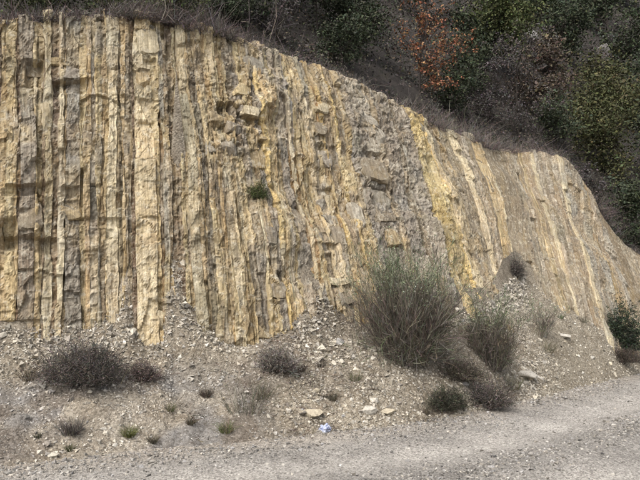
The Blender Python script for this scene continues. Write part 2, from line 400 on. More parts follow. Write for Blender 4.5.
def build_bed(i):
    u0, cl = BEDS[i]; u1 = BEDS[i + 1][0]
    colr, off, rough, js, lamk = CLS[cl]
    uc = .5 * (u0 + u1)
    H = np.linalg.norm(cat(Cp, uc) - cat(Bp, uc)); W = np.linalg.norm(face(u1, .4) - face(u0, .4))
    if W < .004: return
    inview = 1.3 < u0 < 14.6
    cell = CELL if inview else .06
    vb = float(contact_v(uc)); vlo = min(vb, float(contact_v(u0)), float(contact_v(u1))) - .8 / H
    top = 1.025 + rng.uniform(-.02, .008) + .012 * float(vnoise(np.array([uc * 3.0, .5, .5]), 77))
    nv = int(max(8, (top - vlo) * H / cell)); nu = int(max(3, W / (cell * .68))) + 1
    v = np.linspace(vlo, top, nv)[:, None]; f = np.linspace(0, 1, nu)[None, :]
    e0, e1 = bed_edge_u(i, v[:, 0])[:, None], bed_edge_u(i + 1, v[:, 0])[:, None]
    e1 = np.maximum(e1, e0 + .2 * (u1 - u0))
    u = e0 + (e1 - e0) * f; v = np.broadcast_to(v, u.shape).copy()
    P = face(u, v); N = face_n(u, v)
    sm = v * H; su = f * W + np.zeros_like(u)                         # metres along and across the layer
    o = off + rng.normal(0, .008) + swell(P, u, v)
    # joints across the layer
    js_ = js * rng.uniform(.7, 1.5); js_ = max(js_, .06)
    cuts = [vlo * H]
    while cuts[-1] < top * H + 1: cuts.append(cuts[-1] + js_ * rng.lognormal(0, .5))
    cuts = np.array(cuts); tilt = rng.normal(0, .25, len(cuts))
    sj = sm + .25 * (su - W / 2) * np.sign(rng.normal()) * rng.uniform(0, 1) + .012 * fbm(P * 9, 2, 31)
    k = np.clip(np.searchsorted(cuts, sj.ravel()).reshape(sj.shape), 1, len(cuts) - 1)
    boff = (1 - .6 * smooth(9.8, 10.8, uc)) * rng.normal(0, .011 if cl in 'LPWYB' else .007 if cl not in 'MK' else .005, len(cuts) + 1)
    spall = rng.random(len(cuts) + 1) < (.10 if cl in 'LPYWTB' else .03)
    boff[spall] -= rng.uniform(.02, .06, spall.sum())
    bt = rng.normal(0, .10, len(cuts) + 1); bu = rng.normal(0, .12, len(cuts) + 1)
    mid = (cuts[k] + cuts[k - 1]) / 2
    o = o + boff[k] + bt[k] * np.clip(sj - mid, -.15, .15) * .5 + bu[k] * (su - W / 2) * .8
    dj = np.minimum(np.abs(sj - cuts[k]), np.abs(sj - cuts[k - 1]))
    o = o - (.014 if cl in 'LPWBT' else .008) * np.exp(-(dj / .010) ** 2) * smooth(-.3, .3, vnoise(P * 2.5, 33))
    # laminae parallel to the layer
    lw = rng.uniform(.022, .05); lq = (su + .008 * fbm(st3(sm * 2.0, i * 1.7, .3), 3, 41)) / lw; lam = np.floor(lq)
    li = lam.astype(np.int64) + 500; ii = np.full(lam.shape, i, np.int64); seg_ = np.floor(sm / .7 + _hash(li, ii, ii * 0, 12) * 3).astype(np.int64) + 50
    lh = _hash(li, ii, seg_, 7); lh2 = _hash(li, ii, ii * 0, 8)
    lsm = float(1 - .6 * smooth(9.8, 10.8, uc)); rough = rough * lsm; lamk = lamk * rng.uniform(.6, 1.4)
    o = o + (.010 * lh + .012 * lh2) * lsm * lamk
    lf = np.abs(lq - lam - .5) * 2
    o = o - .012 * lamk * smooth(.62, 1.0, lf) * smooth(-.25, .25, vnoise(st3(sm * 2.2, lam * 3.3, i * 1.0), 43))
    ltone = 1 + (.16 * lh2 + .08 * lh) * lamk + .10 * vnoise(st3(sm * 1.6, lam * 5.1, i * 2.0), 45)
    ltone = np.where(lh2 < -.72, ltone * (1 - .3 * lamk), ltone)
    # crumbly relief
    Q = P
    cx, cy = project(P); rub = 1 + 2.2 * np.exp(-((cx - 238) / 30) ** 2 - ((cy - 130) / 55) ** 2) + 1.2 * np.exp(-((cx - 375) / 28) ** 2 - ((cy - 180) / 70) ** 2)
    rough = rough * rub; o = o + .02 * (rub - 1) * fbm(P * 5, 3, 55)
    fx = P[..., 0] + .6 * P[..., 1] + .05 * fbm(P * 4, 2, 57); fz = P[..., 2] + .25 * fx + .05 * fbm(P * 4 + 9, 2, 58)
    o = o + rough * (.9 * facets(fx, fz * .7, .085, 60 + i % 3) + .7 * facets(fx * .8 - fz * .35, fz, .17, 66)) + .4 * rough * (fbm(Q * np.array([7, 7, 4.0]), 4, 51 + i % 5, .6)) + rough * 1.3 * np.abs(vnoise(Q * np.array([19, 19, 13.]), 61)) ** 1.5 * -1
    if cl in 'MWG': o = o + .014 * vnoise(Q * 26, 63)
    # rounded, broken arrises
    ed = np.minimum(su, W - su); o = o - .012 * np.exp(-ed / .010) * np.clip(.35 + 1.3 * fbm(st3(sm * 1.7, np.where(su < W / 2, i, i + 1) * 4.7, .2), 2, 75), 0, 1.5) * (1 + .8 * vnoise(st3(sm * 9, su * 5, i * 1.0), 71))
    # break back at the crest
    o = o - .14 * smooth(top - .03, top + .005, v) ** 2 * (1 + .5 * vnoise(st3(sm * 0 + i * .9, su * 8, .5), 73))
    S = P + N * o[..., None]
    # layer has thickness: side faces run back into the cliff
    dep = .30
    Lb, Rb = S[:, :1] - N[:, :1] * dep, S[:, -1:] - N[:, -1:] * dep
    G = np.concatenate([Lb, S, Rb], 1)
    tb = G[-1:] - np.concatenate([N[-1:, :1], N[-1:], N[-1:, -1:]], 1) * dep * .9; tb[..., 2] += .02
    G = np.concatenate([G, tb], 0)
    uvx = np.concatenate([su[:, :1] - dep, su, su[:, -1:] + dep], 1); uvx = np.concatenate([uvx, uvx[-1:]], 0) + i * 3.7
    uvy = np.concatenate([sm[:, :1], sm, sm[:, -1:]], 1); uvy = np.concatenate([uvy, uvy[-1:] + dep], 0)
    # each block between joints has its own tone
    btone = np.clip(1 + rng.normal(0, .09, len(cuts) + 1), .65, 1.35)
    bwarm = rng.normal(.01, .02, len(cuts) + 1)
    tn = btone[k] * ltone; wm = bwarm[k]
    tint = np.stack([tn * (1 + wm), tn, tn * (1 - wm)], -1)
    opts = 'TKLP' if cl in 'ZY' else 'GWKT' if 8.05 < uc < 9.5 else 'WGTK' if uc >= 9.5 else 'LTGLPWTK'   # the grey rock stays grey
    c2 = np.array(CLS[opts[int(rng.integers(0, len(opts)))]][0]) / np.array(colr)
    bl = smooth(-.05, .55, fbm(P * np.array([1.1, 1.1, 1.3]) + i * .11, 4, 95))[..., None] * (.2 if cl in 'MZR' else .5 if uc > 9.5 or cl in 'BP' else .8)
    tint = tint * (1 - bl + bl * c2)
    tint = np.concatenate([tint[:, :1], tint, tint[:, -1:]], 1); tint = np.concatenate([tint, tint[-1:]], 0)
    me = make_mesh('rock_layer', G.reshape(-1, 3), grid_faces(G.shape[0], G.shape[1]), M_ROCK, False,
                   np.stack([uvx, uvy], -1).reshape(-1, 2), tint.reshape(-1, 3))
    ob = link('rock_layer', me, cliff)
    j = rng.normal(0, .08); w = rng.normal(0, .02)
    ob.color = (colr[0] * (1 + j + w), colr[1] * (1 + j), colr[2] * (1 + j - w), 1)
    bed_objs.append((i, ob))
    return ob
BED_OB = {}
for i in range(len(BEDS) - 1):
    b = build_bed(i)
    if b is not None: BED_OB[i] = b

def bed_at(u):
    best = None
    for i in BED_OB:
        if BEDS[i][0] <= u < BEDS[i + 1][0]: best = BED_OB[i]
    return best or BED_OB[min(BED_OB, key=lambda i: abs(BEDS[i][0] - u))]

# a few layers that the eye picks out
def name_bed(px, py, text):
    o = bed_at(face_uv(px, py)[0]); o['label'] = text
name_bed(146, 180, 'thick pale tan layer standing proud like a pilaster')
name_bed(133, 230, 'deep dark purple-brown recessed layer')
name_bed(431, 180, 'bright yellow ochre layer')
name_bed(289, 160, 'blue-grey layer')

# rock shards: an icosphere-like block cut by planes
def ico(sub):
    t = (1 + 5 ** .5) / 2
    v = [(-1, t, 0), (1, t, 0), (-1, -t, 0), (1, -t, 0), (0, -1, t), (0, 1, t), (0, -1, -t), (0, 1, -t), (t, 0, -1), (t, 0, 1), (-t, 0, -1), (-t, 0, 1)]
    f = [(0, 11, 5), (0, 5, 1), (0, 1, 7), (0, 7, 10), (0, 10, 11), (1, 5, 9), (5, 11, 4), (11, 10, 2), (10, 7, 6), (7, 1, 8), (3, 9, 4), (3, 4, 2), (3, 2, 6), (3, 6, 8), (3, 8, 9), (4, 9, 5), (2, 4, 11), (6, 2, 10), (8, 6, 7), (9, 8, 1)]
    v = [np.array(a) / np.linalg.norm(a) for a in v]
    for _ in range(sub):
        mid = {}; nf = []
        def m(a, b):
            k = (min(a, b), max(a, b))
            if k not in mid:
                p = v[a] + v[b]; v.append(p / np.linalg.norm(p)); mid[k] = len(v) - 1
            return mid[k]
        for a, b, c in f:
            x, y, z = m(a, b), m(b, c), m(c, a); nf += [(a, x, z), (b, y, x), (c, z, y), (x, y, z)]
        f = nf
    return np.array(v), np.array(f)
ICO = {k: ico(k) for k in (1, 2, 3)}
def boulder(sub, size, r, seed, cuts=9, boxy=.0, p=4):
    v, f = ICO[sub]; v = v.copy()
    if boxy: v = v / (np.abs(v) ** p).sum(1, keepdims=True) ** (boxy / p)
    for _ in range(cuts):
        n = r.normal(size=3); n /= np.linalg.norm(n); d = r.uniform(.45, .9)
        s = v @ n - d; v = v - np.where(s > 0, s, 0)[:, None] * n * .95
    v = v * (1 + .05 * fbm(v * 2.2 + seed * 3.1, 3, seed))[:, None]
    return v * np.array(size), f

def rot_basis(x, z):
    x = x / np.linalg.norm(x); z = z - x * (z @ x); z /= np.linalg.norm(z); return np.stack([x, np.cross(z, x), z], 0)

BLOCKS = [  # px, py, w, h, stand-off, class
    (74, 72, 26, 12, .10, 'B'), (36, 62, 16, 18, .05, 'G'), (60, 60, 18, 10, .05, 'T'), (42, 26, 14, 16, .05, 'T'), (85, 30, 14, 26, .04, 'G'), (148, 40, 16, 22, .07, 'P'), (150, 28, 12, 10, .05, 'W'), (149, 76, 17, 24, .05, 'T'),
    (228, 152, 14, 12, .10, 'B'), (233, 128, 12, 12, .09, 'B'), (252, 116, 18, 10, .10, 'P'), (250, 66, 18, 16, .03, 'W'), (240, 90, 12, 12, .05, 'L'), (258, 158, 14, 20, .05, 'T'), 
    (216, 120, 12, 14, .05, 'T'), (262, 135, 10, 14, .04, 'T'), (238, 106, 10, 8, .05, 'T'), (211, 150, 10, 14, .04, 'W'),
    (326, 160, 10, 16, .05, 'B'), (318, 132, 12, 12, .05, 'G'), (316, 112, 12, 12, .05, 'P'), (330, 220, 12, 20, .06, 'W'), (335, 236, 16, 16, .05, 'G'), (338, 282, 20, 9, .08, 'P'), (314, 232, 5, 10, .06, 'P'), (345, 296, 14, 18, .05, 'B'), (326, 205, 10, 14, .04, 'B'),
    (372, 140, 22, 28, .10, 'W'), (373, 172, 24, 22, .09, 'G'), (376, 198, 24, 18, .08, 'W'), (384, 218, 18, 16, .05, 'G'), (392, 240, 14, 18, .05, 'T'), (356, 215, 12, 26, .05, 'W'), (366, 122, 18, 12, .05, 'W'), (360, 96, 16, 12, .04, 'W'),
    (408, 118, 14, 10, .07, 'T'), (420, 128, 10, 14, .05, 'W'), (452, 134, 8, 10, .04, 'P'), (470, 136, 10, 8, .04, 'W'), (495, 280, 8, 12, .05, 'P'), (488, 262, 6, 14, .04, 'P'), (434, 196, 10, 22, .05, 'Y'),
    (277, 290, 12, 18, .04, 'B'), (262, 330, 16, 18, .05, 'T'), (276, 325, 16, 20, .05, 'L'), (240, 322, 14, 24, .04, 'T'), (268, 240, 8, 16, .03, 'B'), (152, 318, 20, 16, .03, 'P'), (148, 250, 18, 22, .03, 'L'),
    (30, 215, 16, 22, .04, 'G'), (70, 210, 16, 16, .03, 'T'), (46, 120, 8, 26, .03, 'P')]
for (px, py, w, h, so, cl) in BLOCKS:
    u, v = face_uv(px, py); P = face(u, v); n = face_n(np.array(u), np.array(v))
    ex = face(u + .02, v) - P; m = np.linalg.norm(P - EYEP) / FPX
    B = rot_basis(ex, n)
    so = so * .5 + float(swell(P[None], np.array([u]), np.array([v]))[0])
    sv, f = boulder(2, (w * m * .56 / max(.5, abs(ex[0]) / np.linalg.norm(ex)), h * m * .60, .12), rng, int(rng.integers(1e6)), 3, 1.0, 16)
    sv = sv + .012 * np.stack([fbm(sv * 14 + k * 9.1 + px, 3, 400 + k) for k in range(3)], -1)
    ra = rng.normal(0, .06); B = np.array([[cos(ra), sin(ra), 0], [-sin(ra), cos(ra), 0], [0, 0, 1]]) @ B
    V = P + n * (so - .115) + sv @ B
    me = make_mesh('block', V, f, M_ROCK, False, np.stack([V[:, 0] + V[:, 1] * .6, V[:, 2]], -1), np.full((len(V), 3), rng.uniform(.85, 1.15)))
    o = link('block', me, bed_at(u)); c = np.array(CLS[cl][0]) * rng.uniform(.9, 1.1); o.color = (*c, 1)

# ------------------------------------------------------------------ scree slope below the cliff
def scree(u, w):
    """w = 0 at the road edge, 1 where the scree meets the face, beyond 1 inside the rock"""
    E = cat(Ep, u); vc = contact_v(u); K = face(u, vc); w = np.asarray(w, float)
    wc = np.clip(w, 0, 1.2)[..., None]
    P = E + (K - E) * wc
    B = cat(Bp, u)
    base = E[..., 2] + (B[..., 2] - E[..., 2]) * np.clip(w, 0, 1.2) ** 1.15
    tong = (K[..., 2] - B[..., 2]) * np.clip(w, 0, 1.2) ** 5
    P[..., 2] = base + tong
    P[..., 2] += np.where(w > 1, (w - 1) * .8, 0)
    P[..., 2] += ((.10 * fbm(P * np.array([.9, .9, 0]) + 3.3, 3, 81) + .035 * fbm(P * np.array([4, 4, 0.]), 3, 83)) * (1 - .6 * smooth(10.3, 11.3, u))) * smooth(0, .2, w) * (1 - .6 * smooth(.85, 1.05, w))
    P[..., 2] += .012 * fbm(P * np.array([16, 16, 0.]), 2, 85) * smooth(0, .1, w)
    P[..., 2] += (-.015 + .04 * fbm(P * np.array([1.6, 1.6, 0.]), 3, 87)) * (1 - smooth(0.0, 0.16, w)) + np.minimum(w, 0) * .25
    return P
def scree_tint(P, u, w):
    px, py = project(P)
    n = fbm(P * np.array([1.1, 1.1, 1.1]), 4, 91)
    tan_ = np.array([.30, .268, .218]); grey = np.array([.26, .25, .24]); brown = np.array([.185, .155, .125]); pale = np.array([.38, .34, .275])
    g = np.clip(1.25 * smooth(6.2, 4.0, u) * smooth(.8, .45, w) + .3 * n, 0, 1)[..., None]
    c = tan_ * (1 - g) + grey * g
    b = (smooth(.1, .5, n) * .7 * smooth(9.5, 7, u))[..., None]; c = c * (1 - b) + brown * b
    pl = (smooth(.15, .5, fbm(P * .9 + 9, 3, 93)) * .7)[..., None]; c = c * (1 - pl) + pale * pl
    f = (smooth(10.5, 11.5, u) * .8)[..., None]; c = c * (1 - f) + np.array([.305, .275, .22]) * f
    return c
us = np.concatenate([np.arange(0, 1.6, .06), np.arange(1.6, 14.6, .022), np.arange(14.6, NC - 1.02, .06)])
ws = np.linspace(-.12, 1.2, 96)
U, Wm = np.meshgrid(us, ws)
SP = scree(U, Wm)
tag(link('scree_slope', make_mesh('scree_slope', SP.reshape(-1, 3), grid_faces(*U.shape), M_SCREE, True, None, scree_tint(SP, U, Wm).reshape(-1, 3))),
    'sloping tan scree of broken rock at the foot of the cliff', kind='structure')
_sx, _sy = project(SP)
def on_scree(px, py):
    d = (_sx - px) ** 2 + (_sy - py) ** 2; d[(Wm > 1.0)] = 1e9
    k = np.argmin(d); return SP.reshape(-1, 3)[k].copy(), U.flat[k], Wm.flat[k]

# ------------------------------------------------------------------ road and ground
def road(u, r):
    """r metres from the far road edge towards the near side"""
    E = cat(Ep, u); T = cat(Ep, u + .05) - cat(Ep, u - .05); T = T / np.linalg.norm(T, axis=-1, keepdims=True)
    n = np.stack([T[..., 1], -T[..., 0], 0 * T[..., 0]], -1); r = np.asarray(r, float)
    P = E + n * r[..., None]
    z = .03 * fbm(P * np.array([.7, .7, 0]), 3, 101) * smooth(0, .6, r) + .008 * fbm(P * np.array([6, 6, 0.]), 3, 103)
    for c, wd in ((1.1, .32), (2.75, .32)):
        z = z - .035 * np.exp(-((r - c - .08 * vnoise(P * .8, 105)) / wd) ** 2)
    z = z + .03 * np.exp(-((r - 1.95) / .35) ** 2) + .03 * smooth(.35, -.1, r)
    P[..., 2] = z; return P
ur = np.concatenate([np.arange(0, 1.5, .05), np.arange(1.5, 15, .032), np.arange(15, NC - 1.02, .05)])
rr = np.concatenate([np.linspace(-.25, 4.6, 84), [5.2]])
U2, R2 = np.meshgrid(ur, rr); RP = road(U2, R2)
RP[-1, :, 2] -= .1
trk = np.exp(-((R2 - 1.1) / .3) ** 2) + np.exp(-((R2 - 2.75) / .3) ** 2)
rt = 1 + .26 * trk - .16 * np.exp(-((R2 - 1.95) / .4) ** 2) + .1 * fbm(RP * np.array([2, 2, 0.]), 3, 107)
rtint = np.stack([rt * 1.0, rt, rt * 1.0], -1)
wm = smooth(.5, -.1, R2)[..., None] * .5; rtint = rtint * (1 - wm) + rtint * np.array([1.05, .95, .82]) * wm
tag(link('road', make_mesh('road', RP.reshape(-1, 3), grid_faces(*U2.shape), M_ROAD, True, None, rtint.reshape(-1, 3))), 'grey gravel road with worn wheel tracks', kind='structure')
_rx, _ry = project(RP)
gv = np.array([(-400, -400, -.25), (400, -400, -.25), (400, 400, -.25), (-400, 400, -.25)])
tag(link('ground', make_mesh('ground', gv, np.array([[0, 1, 2, 3]]), M_SOIL)), 'flat dark ground below the road', kind='structure')

# ------------------------------------------------------------------ hillside above the crest
def hill(u, s):
    C = cat(Cp, u); D = cat(Hdir, u); D = D / np.linalg.norm(D, axis=-1, keepdims=True); s = np.asarray(s, float)
    P = np.empty(np.broadcast_shapes(C.shape, s.shape + (3,))); P[...] = C
    P[..., 0] += D[..., 0] * s; P[..., 1] += D[..., 1] * s
    near = 1 - smooth(11, 15, u)
    z = np.where(s < 0, s * .9 * 1.2, s * (.34 * near + .55 * (1 - near))) + .42 * np.maximum(s - 2.2, 0) * near + .22 * np.maximum(s - 1.5, 0) * (1 - near)
    P[..., 2] += z - .10 + (.5 * fbm(P * .16, 3, 111) + .18 * fbm(P * .7, 3, 113)) * smooth(0, 2.5, s) + .05 * fbm(P * 3.0, 2, 115)
    return P
uh = np.concatenate([np.arange(0, NC - 1.02, .06)])
sh = np.concatenate([[0.12], np.linspace(0.14, 3, 30), 3 + (np.linspace(0, 1, 70) ** 1.5) * 52][:3])[:]
sh = np.concatenate([sh[:31], sh[32:]])
U3, S3 = np.meshgrid(uh, sh); HP = hill(U3, S3); HP[0, :, 2] -= .5; HP[1, :, 2] -= .3; HP[2, :, 2] -= .12
tag(link('hillside', make_mesh('hillside', HP.reshape(-1, 3), grid_faces(*U3.shape), M_SOIL, True)), 'steep dark wooded hillside above the cliff', kind='structure')
_hx, _hy = project(HP); _hd = HP[..., 1]
def on_hill(px, py, smin=.1):
    d = (_hx - px) ** 2 + (_hy - py) ** 2
    d = np.where(S3 < smin, 1e9, d); ok = d < max(np.min(d) * 1.0 + 30, 30)
    dd = np.where(ok, _hd, 1e9); k = np.argmin(dd); return HP.reshape(-1, 3)[k].copy()

# ------------------------------------------------------------------ loose stone
def chip_templates(n, r):
    a = [.3, 2.4, 4.5]; c = np.array([(1.15 * cos(q), 1.15 * sin(q), z) for z in (-1, 1) for q in a])
    f = np.array([(0, 2, 1), (3, 4, 5), (0, 1, 4), (0, 4, 3), (1, 2, 5), (1, 5, 4), (2, 0, 3), (2, 3, 5)])
    return [c * .5 + r.uniform(-.3, .3, (6, 3)) for _ in range(n)], f
def scatter_chips(name, P, N, size, colr, mat, flat=(.35, .75)):
    """angular chips lying on the surface"""
    n = len(P); T, f = chip_templates(24, rng); T = np.array(T)[rng.integers(0, 24, n)]
    s = np.stack([size, size * rng.uniform(.5, .95, n), size * rng.uniform(*flat, n)], -1)
    V = T * s[:, None, :]
    a = rng.uniform(0, 2 * pi, n); z = N + rng.normal(0, .25, (n, 3)); z /= np.linalg.norm(z, axis=1, keepdims=True)
    x = np.stack([np.cos(a), np.sin(a), 0 * a], -1); x = x - z * (x * z).sum(1, keepdims=True); x /= np.linalg.norm(x, axis=1, keepdims=True)
    y = np.cross(z, x)
    V = V[..., 0:1] * x[:, None] + V[..., 1:2] * y[:, None] + V[..., 2:3] * z[:, None] + (P + z * s[:, 2:3] * .18)[:, None]
    F = (f[None] + (np.arange(n) * 6)[:, None, None]).reshape(-1, 3)
    return link(name, make_mesh(name, V.reshape(-1, 3), F, mat, False, None, np.repeat(colr, 6, 0)))
def stone_cols(n, base=None, var=.28):
    pal = np.array([(.40, .365, .30), (.33, .295, .235), (.30, .285, .265), (.44, .41, .355), (.21, .185, .155), (.36, .31, .23)])
    c = pal[rng.integers(0, len(pal), n)]
    if base is not None: c = c * .45 + base * .72
    return c * np.clip(1 + rng.normal(0, var, (n, 1)), .4, 1.7)
def scree_n(u, w):
    e = .01; a = scree(u + e, w) - scree(u - e, w); b = scree(u, w + e) - scree(u, w - e); n = np.cross(a, b)
    n /= np.linalg.norm(n, axis=-1, keepdims=True); return np.where(n[..., 2:3] < 0, -n, n)
def scree_sample(n, lo=1.5, hi=14.5):
    u = rng.uniform(lo, hi, n * 2); w = rng.uniform(-.10, 1.04, n * 2)
    P = scree(u, w); ar = np.linalg.norm(cat(Ep, u) - face(u, contact_v(u)), axis=-1) * np.linalg.norm(cat(Ep, u + .05) - cat(Ep, u - .05), axis=-1)
    k = rng.random(n * 2) < ar / ar.max() ; k = np.nonzero(k)[0][:n]
    return u[k], w[k], P[k]
u, w, P = scree_sample(84000)
dens = .45 + .55 * smooth(-.3, .4, fbm(P * 1.3, 3, 121)); keep = rng.random(len(u)) < dens
fine = smooth(10.6, 11.6, u) * .75 + smooth(3.6, 2.8, u) * smooth(.6, .2, w) * .3
keep &= rng.random(len(u)) > fine * .5
u, w, P = u[keep], w[keep], P[keep]
size = np.clip(.0155 * rng.lognormal(0, .62, len(u)), .007, .085) * (1 - .45 * smooth(5.6, 4.4, u) * smooth(.7, .4, w)) * (.8 + .5 * smooth(-.2, .5, fbm(P * .8 + 4, 2, 123))) * (1 - .45 * fine[keep])
u2, w2, P2 = scree_sample(42000, 1.6, 11); k2 = (w2 > .80) & (fbm(P2 * 1.7 + 11, 2, 125) > rng.uniform(-.5, .5, len(u2)) - .25 * smooth(.8, 1, w2)); u2, w2, P2 = u2[k2], w2[k2], P2[k2]
P2[:, 2] += np.abs(rng.normal(0, .03, len(u2))); size = np.concatenate([size, np.clip(.024 * rng.lognormal(0, .5, len(u2)), .01, .1)])
u, w, P = np.concatenate([u, u2]), np.concatenate([w, w2]), np.concatenate([P, P2])
tag(scatter_chips('scree_rubble', P, scree_n(u, w), size, stone_cols(len(u), scree_tint(P, u, w)), M_CHIP), 'loose angular rock chips covering the scree', kind='stuff')

NR = 240000
ur_ = rng.uniform(1.4, 14.5, NR); r_ = rng.uniform(-.15, 4.4, NR)
band = .22 + 1.0 * np.exp(-((r_ - 1.95) / .38) ** 2) + 1.5 * np.exp(-((r_ - .1) / .28) ** 2) + .5 * smooth(3.2, 4, r_)
seg = np.linalg.norm(cat(Ep, ur_ + .05) - cat(Ep, ur_ - .05), axis=-1); band = band * (1 - .85 * np.exp(-((r_ - 1.1) / .3) ** 2)) * (1 - .85 * np.exp(-((r_ - 2.75) / .35) ** 2))
keep = rng.random(NR) < band * seg / seg.max() * .8
ur_, r_ = ur_[keep], r_[keep]; P = road(ur_, r_)
keep = fbm(P * 1.1, 3, 131) + .4 > rng.uniform(-.4, .6, len(P)); P = P[keep]
size = np.clip(.0145 * rng.lognormal(0, .5, len(P)), .006, .05)
tag(scatter_chips('road_gravel', P, np.tile([0, 0, 1.], (len(P), 1)), size, stone_cols(len(P), np.array([.20, .19, .18]), .4) * .9, M_CHIP), 'loose grey gravel strewn along the road', kind='stuff')

def stone(P, size, cl, label, group=None, rot=None, name='stone', tiltn=None, sub=2):
    v, f = boulder(sub, size, rng, int(rng.integers(1e6)), 16, .6)
    a = rng.uniform(0, 2 * pi) if rot is None else rot
    z = np.array([0, 0, 1.]) if tiltn is None else np.array(tiltn, float)
    B = rot_basis(np.array([cos(a), sin(a), 0]), z)
    o = link(name, make_mesh(name, v @ B, f, M_STONE, False, None, np.tile(cl, (len(v), 1))))
    o.location = P
    return tag(o, label, 'stone', group)
PALE = (.47, .43, .365); TANC = (.40, .345, .255); GREY = (.33, .31, .285)
for (px, py, w, h, cl, lab, rot) in [
    (368, 411, 19, 11, PALE, 'large pale domed stone at the edge of the road', 0.2), (374, 400, 11, 6, PALE, 'small flat pale stone leaning behind the large domed stone', .4), (386, 411, 17, 7, TANC, 'flat tan slab beside the large domed stone', .3),
    (340, 344, 15, 12, GREY, 'grey slab lying tilted on the upper scree', .6), (312, 415, 22, 9, TANC, 'broad tan rock half sunk at the scree toe behind the litter', .1), (523, 374, 26, 7, PALE, 'long pale slab lying tilted below the upright shrub', -.7),
    (540, 380, 11, 7, PALE, 'blocky pale stone at the foot of the rubble fan', .5), (563, 336, 13, 6, PALE, 'pale flat stone on the smooth scree fan', .1), (550, 352, 9, 5, TANC, 'tan stone lying midway up the rubble fan', .3),
    (78, 429, 8, 5, PALE, 'white stone beside the dark grass tuft', .2), (103, 430, 7, 6, PALE, 'white stone near the green grass tuft', .8), (290, 411, 7, 6, PALE, 'round pale stone on the scree toe', .3),
    (443, 401, 14, 9, GREY, 'grey stone between the low dark shrubs', .3), (316, 391, 9, 6, TANC, 'tan stone on the brown part of the scree', .5)]:
    P, uu, ww = on_scree(px, py); m = np.linalg.norm(P - EYEP) / FPX
    P[2] += h * m * .02
    stone(P, (w * m * .6, w * m * .40, h * m * .50), np.array(cl), lab, None, rot, tiltn=(scree_n(np.array(uu), np.array(ww)) + np.array([0, 0, 1.2])), sub=3)
u, w, P = scree_sample(150, 1.9, 13.2)
for k in range(len(u)):
    if w[k] > .97 or w[k] < .02: continue
    s = float(np.clip(.033 * rng.lognormal(0, .4), .02, .09))
    cs = stone_cols(1, None, .2)[0] * 1.1; lum = cs.mean()
    tone = 'pale cream' if lum > .37 else 'tan' if cs[0] / cs[2] > 1.35 else 'grey' if lum > .25 else 'dark brown'
    big = 'fist-sized' if s > .04 else 'small'
    where = 'against the cliff foot' if w[k] > .72 else 'near the road edge' if w[k] < .25 else 'halfway up the scree'
    beside = 'on the smooth fan' if u[k] > 11 else 'on the rubble' if u[k] > 6 else 'on the grey gravel slope'
    stone(P[k] + np.array([0, 0, s * .15]), (s, s * rng.uniform(.55, .9), s * rng.uniform(.35, .65)), cs, f'{big} {tone} angular stone lying loose {beside} {where}', 'loose stones on the scree', None, tiltn=scree_n(u[k:k + 1], w[k:k + 1])[0] + rng.normal(0, .25, 3))

# ------------------------------------------------------------------ plants
def tubes(paths, radii, sides=3):
    """paths (n,k,3), radii (n,k) -> verts, quads"""
    n, k, _ = paths.shape
    t = np.gradient(paths, axis=1); t /= np.linalg.norm(t, axis=2, keepdims=True) + 1e-9
    ref = np.where(np.abs(t[..., 2:3]) > .9, np.array([1., 0, 0]), np.array([0, 0, 1.]))
    a = np.cross(t, ref); a /= np.linalg.norm(a, axis=2, keepdims=True) + 1e-9; b = np.cross(t, a)
    ang = np.arange(sides) * 2 * pi / sides
    V = paths[:, :, None] + radii[:, :, None, None] * (a[:, :, None] * np.cos(ang)[:, None] + b[:, :, None] * np.sin(ang)[:, None])
    i = np.arange(n * k * sides).reshape(n, k, sides); j = np.roll(i, -1, 2)
    F = np.stack([i[:, :-1], j[:, :-1], j[:, 1:], i[:, 1:]], -1).reshape(-1, 4)
    return V.reshape(-1, 3), F
def ribbons(paths, wid):
    n, k, _ = paths.shape
    t = np.gradient(paths, axis=1); r = rng.normal(size=(n, 1, 3)); a = np.cross(t, r); a /= np.linalg.norm(a, axis=2, keepdims=True) + 1e-9
    V = np.stack([paths - a * wid[..., None] / 2, paths + a * wid[..., None] / 2], 2)
    i = np.arange(n * k * 2).reshape(n, k, 2)
    F = np.stack([i[:, :-1, 0], i[:, :-1, 1], i[:, 1:, 1], i[:, 1:, 0]], -1).reshape(-1, 4)
    return V.reshape(-1, 3), F
def stems(base, dirs, length, k=5, bend=.25, droop=0.0, wob=.05):
    n = len(base); d = dirs / np.linalg.norm(dirs, axis=1, keepdims=True)
    side = rng.normal(size=(n, 3)); side -= d * (side * d).sum(1, keepdims=True)
    t = np.linspace(0, 1, k)[None, :, None]; L = np.asarray(length)[:, None, None]
    P = base[:, None] + d[:, None] * t * L + side[:, None] * t ** 2 * L * bend * .5
    P = P + rng.normal(0, 1, (n, k, 3)) * L * wob * t; P[..., 2] -= (droop * L * t ** 2)[..., 0]
    return P
def vary(c, n, v=.25, hue=.08):
    c = np.asarray(c, float); g = np.clip(1 + rng.normal(0, v, (n, 1)), .35, 1.8); return np.clip(c * g * (1 + rng.normal(0, hue, (n, 3))), .004, .9)
def pickcols(pal, n, v=.25): return vary(np.array(pal)[rng.integers(0, len(pal), n)], n, v)
def leaves(P, size, aspect=.5, up=.3):
    n = len(P); a = rng.normal(size=(n, 3)); a[:, 2] = a[:, 2] * .7 + up * .5; a /= np.linalg.norm(a, axis=1, keepdims=True)
    b = np.cross(a, rng.normal(size=(n, 3))); b /= np.linalg.norm(b, axis=1, keepdims=True); s = np.asarray(size)[:, None]
    V = np.stack([P - a * s * .5, P + b * s * aspect * .5, P + a * s * .5, P - b * s * aspect * .5], 1)
    return V.reshape(-1, 3), np.arange(n * 4).reshape(-1, 4)
